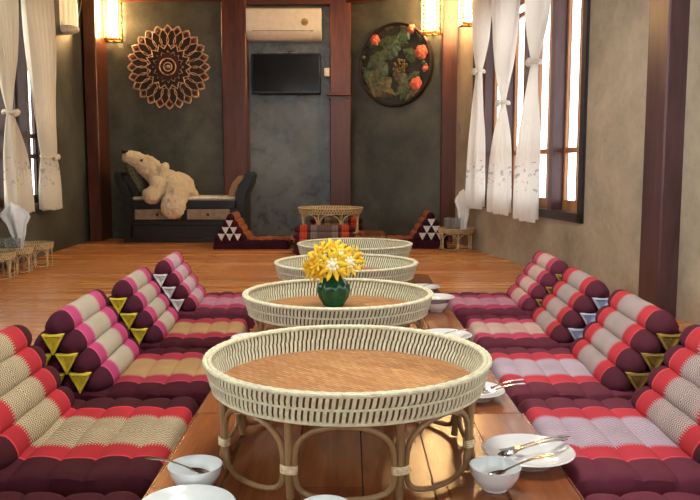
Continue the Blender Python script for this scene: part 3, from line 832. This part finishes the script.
# ------------------------------------------------------------------ woven trays on cane legs
def khantoke(label, loc, R=.318, H=.230, wall_h=.064, nstrip=156, nleg=8, rz=0, group=None, mats=(RATTAN, CANE), nloop=True, binds=True):
    RT, CN = mats
    t = thing('rattan_tray', label, 'tray table', loc, rz, group)
    zb = H - wall_h; Rb = R * .945
    rad = lambda z: lerp(Rb, R, (z - zb) / wall_h)
    k = R / .326
    b = MB(); zm = zb + wall_h * .52; tk = .0016
    for i in range(nstrip):
        for row, (za, zc) in enumerate(((zb + .002, zm), (zm, H - .004))):
            for sgn in (1, -1):
                a0 = 2 * PI * (i + .5 * row + (.25 if sgn < 0 else 0)) / nstrip; da = 2 * PI / nstrip * .30
                sk = 2 * PI / nstrip * .18 * sgn
                vs = []
                for q in range(3):
                    z = lerp(za, zc, q / 2); bul = (.0055 if q == 1 else .0025) * k * sgn
                    for aa in (-1, 1):
                        a = a0 + aa * da + sk * (q - 1)
                        for dr in (0, tk * sgn):
                            r = rad(z) + bul + dr; vs.append((r * math.cos(a), r * math.sin(a), z))
                fs = []
                for q in range(2):
                    o = q * 4; fs += [(o, o + 2, o + 6, o + 4), (o + 1, o + 5, o + 7, o + 3), (o, o + 4, o + 5, o + 1), (o + 2, o + 3, o + 7, o + 6)]
                fs += [(0, 1, 3, 2), (8, 10, 11, 9)]
                b.add(vs, fs)
    def circ(r, z, n=96): return [(r * math.cos(2 * PI * i / n), r * math.sin(2 * PI * i / n), z) for i in range(n)]
    b.tube(circ(rad(zm) + .004, zm), .0028 * k, 6, True); b.tube(circ(rad(zb) + .003, zb + .003), .0045 * k, 6, True)
    b.build('woven_wall', RT, t)
    c = MB(); c.lathe([(rad(zb) - .001, zb), (R - .001, H - .004), (R + .001, H - .004), (rad(zb) + .001, zb)], 96, cap=False); c.build('gap_shade', CANEDK, t)  # added sheet; its brown stands in for shade between the strips
    m = MB(); n = 288
    for r0, ph in ((R + .003, 0), (R - .007 * k, .5)):
        P = circ(r0, H, n); m.tube(P, [(.0052 + .0006 * math.cos(2 * PI * (i / 4 + ph))) * k for i in range(n)], 8, True)
    m.build('braided_rim', RT, t)
    fl = MB(); fl.lathe([(0, zb + .006), (Rb - .001, zb + .006), (Rb - .001, zb), (0, zb)], 80); fl.build('tray_floor', WEAVE, t, smooth=False)
    rl = Rb * .955; rf = Rb * .935
    legs = []
    for i in range(nleg):
        a = 2 * PI * (i + .5) / nleg
        q = MB(); q.tube([(rl * math.cos(a), rl * math.sin(a), zb), (rl * math.cos(a), rl * math.sin(a), zb * .5), (rf * math.cos(a), rf * math.sin(a), .004)], .0085 * k, 10)
        lg = q.build('leg', CN, t)
        if binds:
            w = MB(); zc = zb * .40
            for s in range(4): w.tube([(rl * math.cos(a) + (.0175 * math.cos(e) * -math.sin(a) + .011 * math.sin(e) * math.cos(a)) * k, rl * math.sin(a) + (.0175 * math.cos(e) * math.cos(a) + .011 * math.sin(e) * math.sin(a)) * k, zc + (s - 1.5) * .0042) for e in [2 * PI * g / 14 for g in range(14)]], .0024, 6, True)
            w.build('binding', BIND, lg)
    if nloop:
        for i in range(nleg):
            a0 = 2 * PI * (i + .5) / nleg; a1 = 2 * PI * (i + 1.5) / nleg; g = .0125 * k / rl
            zt, zl = zb - .006, .012
            P = []
            for f, z in ((.30, zt), (.70, zt), (.93, zb * .80), (1, zb * .62), (1, zb * .25), (.93, zb * .12), (.70, zl), (.30, zl), (.07, zb * .12), (0, zb * .25), (0, zb * .62), (.07, zb * .80)):
                P.append((lerp(a0 + g, a1 - g, f), z))
            path = []
            for j in range(len(P)):
                (x0, y0), (x1, y1) = P[j], P[(j + 1) % len(P)]
                for w in (0, .5): path.append((lerp(x0, x1, w), lerp(y0, y1, w)))
            # soften corners
            path = [((path[j - 1][0] + 2 * path[j][0] + path[(j + 1) % len(path)][0]) / 4, (path[j - 1][1] + 2 * path[j][1] + path[(j + 1) % len(path)][1]) / 4) for j in range(len(path))]
            q = MB(); q.tube([(rl * math.cos(a), rl * math.sin(a), z) for a, z in path], .0062 * k, 8, True); q.build('cane_loop', CN, t)
    else:
        q = MB(); q.tube(circ(rf, .008, 48), .008 * k, 8, True); q.build('foot_ring', CN, t)
    return t
GT = 'woven trays down the row of low tables'
TZ = .095
tr1 = khantoke('empty woven rattan tray on cane legs nearest the camera', (-.006, 1.725, TZ), group=GT, rz=math.radians(-1))
dup(tr1, 'woven rattan tray holding the green vase of yellow flowers', (-.041, 2.611, TZ), math.radians(8))
dup(tr1, 'woven rattan tray just behind the flower vase, third in the row', (-.018, 3.47, TZ), math.radians(15))
dup(tr1, 'woven rattan tray fourth in the row, before the bare floor', (.027, 4.33, TZ), math.radians(4))
khantoke('tan woven tray on cane legs at the far end before the pillars', (-.185, 7.32, .13), .305, .245, .05, 70, 8, 0, None, (OLD, OLD), True, False)
G3 = 'small rattan trays along the curtained wall'
sm1 = khantoke('small rattan tray standing farthest back along the dark wall', (-2.40, 5.83, 0), .135, .185, .045, 60, 8, 0, G3, (OLD, OLD), True, False)
dup(sm1, 'small rattan tray carrying the glasses and the white napkin', (-2.42, 5.50, 0), .2)
dup(sm1, 'small rattan tray at the edge of the picture before the glasses', (-2.40, 5.16, 0), .1)
khantoke('small round rattan stand with glasses and napkin in the corner', (.975, 7.06, 0), .165, .20, .04, 60, 6, 0, None, (OLD, OLD), True, False)

# ------------------------------------------------------------------ glasses and folded napkins
def tumbler(label, loc, group, r=.03, h=.105):
    b = MB(); b.lathe([(0, 0), (r * .82, 0), (r, h), (r * .93, h), (r * .78, .012), (0, .012)], 20)
    o = b.build('drinking_glass', TUMBL, None); o.location = loc
    return tag(o, label, 'glass', group)
zt = .146
for dx, dy, lab in ((-.085, .0, 'clear tumbler nearest the curtained wall on the small tray'), (-.025, -.06, 'clear tumbler at the front of the small tray'), (.035, -.02, 'clear tumbler in the middle of the small tray by the napkin'), (-.03, .055, 'clear tumbler at the back of the small tray behind the others')):
    tumbler(lab, (-2.42 + dx, 5.50 + dy, zt), 'tumblers on the small tray')
for dx, dy, lab in ((-.085, -.02, 'clear tumbler on the corner stand farthest from the napkin'), (-.02, -.06, 'clear tumbler at the front of the corner stand'), (.02, .04, 'clear tumbler on the corner stand against the napkin'), (-.05, .06, 'clear tumbler at the back of the corner stand')):
    tumbler(lab, (.975 + dx, 7.06 + dy, .166), 'tumblers on the corner stand', .03, .13)
def napkin(label, loc, W, Hh, mirror=1, rz=0):
    b = MB()
    def fn(u, v):
        w = pw([(0, .22), (.55, .62), (.8, 1.0), (1, .42)], v) * W / 2
        x = (u - .5) * 2 * w + mirror * .18 * W * v
        y = .02 * math.sin(u * PI * 3) * (.3 + v) + .03 * math.cos(u * PI) * (1 - v)
        z = Hh * (v + (.10 * (1 - abs(u - .5 - mirror * .12) * 2) if v > .99 else 0))
        return (x, y, z)
    b.grid(fn, 17, 14)
    o = b.build('folded_napkin', NAPK, None, angle=25); o.location = loc; o.rotation_euler = (0, 0, rz)
    s = o.modifiers.new('thickness', 'SOLIDIFY'); s.thickness = .006
    return tag(o, label, 'napkin')
napkin('white napkin folded upright among the glasses by the dark window', (-2.385, 5.545, zt), .22, .33, -1)
napkin('white napkin folded to a point on the corner stand', (1.045, 7.08, .166), .15, .36, -.2)

# ------------------------------------------------------------------ flower vase
VX, VY, VZ = -.058, 2.68, TZ + .230 - .064 + .006
v = MB()
v.lathe([(0, 0), (.034, 0), (.037, .006), (.05, .03), (.0565, .055), (.054, .075), (.042, .093), (.032, .102), (.034, .112), (.043, .12), (.040, .121), (.03, .110), (.03, .1), (.045, .075), (.04, .02), (0, .012)], 60, wob=lambda a, z: 1 + .07 * math.cos(a * 9) * math.sin(PI * max(0, min(1, z / .1))))
vo = v.build('vase', GREENV, None); vo.location = (VX, VY, VZ); tag(vo, 'ribbed green glazed vase on the second woven tray', 'vase')
def flower(label, px, pz, py, r, kind, tilt, turn):
    pz = .112 + (pz - .115) * .82
    base = Vector((VX, VY, VZ)); head = Vector((VX + px, VY + py, VZ + pz))
    t = thing('yellow_flower', label, 'flower', base, 0, 'flowers in the green vase')
    d = Vector((math.sin(turn) * math.cos(tilt), -math.cos(turn) * math.cos(tilt), math.sin(tilt))).normalized()
    z = d; x = Vector((0, 0, 1)).cross(z).normalized() if abs(z.z) < .95 else Vector((1, 0, 0)); y = z.cross(x)
    F = frame(head - base, x, y, z)
    s = MB(); h = head - base
    s.tube([(px * .15, py * .15, .03), (px * .25, py * .25, .115), tuple(h * .7 + Vector((0, 0, .03)) * .5), tuple(h - z * .008)], .0022, 6); s.build('stem', STEM, t)
    def petals(n, L, W, cup, ph, m2, nm):
        b = MB(F)
        for k in range(n):
            a = 2 * PI * k / n + ph; c, q = math.cos(a), math.sin(a)
            def fn(u, v2):
                w = W * math.sin(PI * (u * .93 + .05)) ** .7 * (v2 - .5) * 2; l = .004 + u * L
                zz = cup * L * math.sin(u * 2.0) - abs(w) * .25 + .0
                return (l * c - w * q, l * q + w * c, zz)
            b.grid(fn, 7, 5)
        o = b.build(nm, m2, t); sd = o.modifiers.new('thickness', 'SOLIDIFY'); sd.thickness = .0008
    if kind == 'daisy':
        petals(10, r * 1.12, r * .17, .12, 0, PETAL, 'petals'); petals(8, r * .42, r * .13, .3, .3, PETALW, 'inner_petals')
        b = MB(F); b.ball((0, 0, .003), (r * .2, r * .2, r * .14), 12, 8); b.build('flower_core', PETALW, t)
    else:
        petals(8, r * 1.1, r * .2, .25, .2, PETAL, 'petals'); petals(6, r * .6, r * .2, .6, .5, PETALG, 'inner_petals')
        b = MB(F); b.ball((0, 0, .004), (r * .2, r * .2, r * .18), 12, 8); b.build('flower_core', CORE, t)
FL = [('white-centred yellow flower facing out just above the vase rim', .0, .165, -.06, .05, 'daisy', .2, -.1),
      ('white-centred yellow flower facing out on the window side of the bunch', .055, .172, -.045, .046, 'daisy', .25, .6),
      ('pale-centred yellow flower near the top on the window side', .03, .205, -.03, .042, 'daisy', .7, .4),
      ('topmost yellow flower of the bunch', -.005, .225, .0, .045, 'lily', 1.1, 0),
      ('golden flower high on the daybed side of the bunch', -.045, .205, -.01, .045, 'lily', .7, -.8),
      ('golden flower at mid height on the daybed side', -.06, .17, -.035, .043, 'lily', .3, -.9),
      ('drooping golden flower lowest on the daybed side', -.082, .14, -.02, .04, 'lily', -.2, -1.1),
      ('golden flower tucked low beside the vase neck', -.045, .138, -.045, .036, 'lily', -.1, -.4),
      ('yellow flower at the far window-side edge of the bunch', .08, .185, .01, .042, 'lily', .4, 1.2),
      ('yellow flower at the back of the bunch toward the pillars', .02, .20, .05, .045, 'lily', .8, 2.8),
      ('small yellow flower between the two white-centred ones', .028, .145, -.055, .03, 'lily', .0, .2),
      ('yellow flower peeping over the top toward the daybed side', -.025, .215, .03, .042, 'lily', 1.0, -2.4)]
for a in FL: flower(*a)

# ------------------------------------------------------------------ crockery and cutlery
def bowl(label, loc, R=.052, h=.05, mat=PALEB, group=None):
    b = MB(); b.lathe([(0, 0), (R * .48, 0), (R * .5, .005), (R * .72, h * .25), (R * .92, h * .62), (R, h), (R * .965, h), (R * .88, h * .62), (R * .66, h * .28), (R * .4, .009), (0, .008)], 48)
    o = b.build('bowl', mat, None); o.location = loc
    return tag(o, label, 'bowl', group)
def plate(label, loc, R=.11, h=.022, mat=WHITE, group=None):
    b = MB(); b.lathe([(0, 0), (R * .6, 0), (R * .64, .004), (R * .8, h * .55), (R * .97, h * .93), (R, h), (R * .97, h * 1.08), (R * .78, h * .75), (R * .6, .0085), (0, .007)], 64)
    o = b.build('plate', mat, None); o.location = loc
    return tag(o, label, 'plate', group)
def cutlery(kind, label, a, bpt, L=.17, group=None, roll_=0):
    """a: bowl/tine end, bpt: point the handle passes through"""
    a, bpt = Vector(a), Vector(bpt); u = (bpt - a).normalized()
    w = Vector((0, 0, 1)).cross(u).normalized(); n = u.cross(w)
    t = thing(kind, label, 'spoon' if kind == 'spoon' else 'fork', a, 0, group)
    F = frame((0, 0, 0), u, w, n)
    b = MB(F)
    if kind == 'spoon':
        def fn(p, q):
            r = q; an = p * 2 * PI
            return (.024 + .024 * r * math.cos(an), .0155 * r * math.sin(an) * (1 - .15 * math.cos(an)), -.006 * (1 - r * r))
        b.grid(fn, 24, 8, True)
        o = b.build('spoon_bowl', STEEL, t); sd = o.modifiers.new('thickness', 'SOLIDIFY'); sd.thickness = .0012
        s0 = .046
    else:
        for k in (-1.5, -.5, .5, 1.5): b.tube([(0, k * .0055, .002), (.02, k * .0055, -.001), (.036, k * .005, 0)], [.0009, .0013, .0014], 6)
        b.box(.034, .052, -.0105, .0105, -.0011, .0011, .0008); b.build('tines', STEEL, t)
        s0 = .05
    h = MB(F); n_ = 14
    vs = []; fs = []
    for i in range(n_ + 1):
        q = i / n_; x = lerp(s0, L, q); wd = pw([(0, .0045), (.15, .0026), (.6, .004), (.92, .0075), (1, .004)], q); z = .006 * math.sin(q * PI) * .8
        vs += [(x, -wd, z), (x, wd, z), (x, wd, z + .0016), (x, -wd, z + .0016)]
    for i in range(n_):
        o = i * 4
        for k in range(4): fs.append((o + k, o + (k + 1) % 4, o + 4 + (k + 1) % 4, o + 4 + k))
    fs += [(0, 1, 2, 3), (n_ * 4 + 3, n_ * 4 + 2, n_ * 4 + 1, n_ * 4)]
    h.add(vs, fs); h.build('handle', STEEL, t)
    return t
T = TZ + .001
plate('white dinner plate with a spoon and fork, beside the small bowl', (0.399, 1.669, T), .103, .026)
cutlery('fork', 'steel fork lying across the white dinner plate', (0.338, 1.674, T + .02), (0.433, 1.694, T + .034), .17)
cutlery('spoon', 'steel spoon lying beside the fork on the white dinner plate', (0.328, 1.653, T + .018), (0.433, 1.677, T + .034), .17)
bowl('small pale bowl with a spoon, in front of the white dinner plate', (0.297, 1.519, T), .0525, .05)
cutlery('spoon', 'steel spoon resting in the bowl before the white dinner plate', (.272, 1.508, T + .026), (.36, 1.512, T + .056), .15)
bowl('small pale bowl with a spoon, beside the red mat on the daybed side', (-0.317, 1.522, T), .0555, .05)
cutlery('spoon', 'steel spoon resting in the bowl on the daybed side of the tray', (-.285, 1.53, T + .026), (-.375, 1.515, T + .056), .14)
plate('pale dish at the bottom edge below the bowl and spoon', (-0.305, 1.375, T), .092, .03, PALEB)
bowl('pale bowl at the bottom edge in front of the nearest tray', (-0.045, 1.329, T), .047, .05)
plate('white plate with cutlery half hidden behind the nearest tray', (0.355, 2.153, T), .088, .024)
cutlery('spoon', 'steel spoon on the plate half hidden behind the nearest tray', (0.366, 2.132, T + .024), (0.433, 2.148, T + .036), .14)
cutlery('fork', 'steel fork on the plate half hidden behind the nearest tray', (0.360, 2.106, T + .024), (0.433, 2.117, T + .036), .14)
plate('white plate beside the tray with the flower vase', (0.363, 2.884, T), .102, .024)
cutlery('spoon', 'steel spoon on the plate beside the tray with the flower vase', (0.299, 2.853, T + .018), (0.381, 2.874, T + .03), .16)
bowl('white bowl under a plate beside the third woven tray', (0.397, 3.481, T), .055, .045, WHITE)
plate('white plate stacked on a bowl beside the third woven tray', (0.397, 3.502, T + .046), .086, .02)
plate('white plate beside the fourth woven tray, farthest along the row', (0.389, 4.089, T), .095, .022)
cutlery('spoon', 'steel spoon on the farthest plate of the row', (0.350, 4.069, T + .018), (0.433, 4.089, T + .03), .16)
plate('white plate glimpsed behind the flower tray on the daybed side', (-0.371, 2.833, T), .075, .024)

# ------------------------------------------------------------------ light and camera
w = bpy.data.worlds.new('overcast_sky'); bpy.context.scene.world = w; w.use_nodes = True
bg = w.node_tree.nodes['Background']; bg.inputs[0].default_value = (.95, .98, 1.0, 1); bg.inputs[1].default_value = 5.5
def area(name, loc, rot, sx, sy, power, col):
    l = bpy.data.lights.new(name, 'AREA'); l.shape = 'RECTANGLE'; l.size = sx; l.size_y = sy; l.energy = power; l.color = col
    o = bpy.data.objects.new(name, l); C.objects.link(o); o.location = loc; o.rotation_euler = rot; return o
area('overhead_fill', (0, 2.4, 2.72), (0, 0, 0), .6, 1.6, 60, (1, .95, .88))  # unseen fill light, added to brighten the front tables
area('overhead_fill', (-.4, 5.6, 2.72), (0, 0, 0), .4, .4, 8, (1, .9, .76))  # second unseen fill, added weaker and farther back
cam = bpy.data.cameras.new('camera'); co = bpy.data.objects.new('camera', cam); C.objects.link(co)
cam.sensor_width = 36; cam.lens = 36 * 770 / 700; cam.clip_start = .05
co.location = (0, 0, .75); co.rotation_euler = (PI / 2 - math.atan(82 / 770), 0, 0)
sc = bpy.context.scene; sc.camera = co
sc.view_settings.view_transform = 'Standard'; sc.view_settings.look = 'None'; sc.view_settings.exposure = 0; sc.view_settings.gamma = 1
sc.view_settings.use_curve_mapping = False
sc.cycles.use_denoising = True; sc.cycles.max_bounces = 8
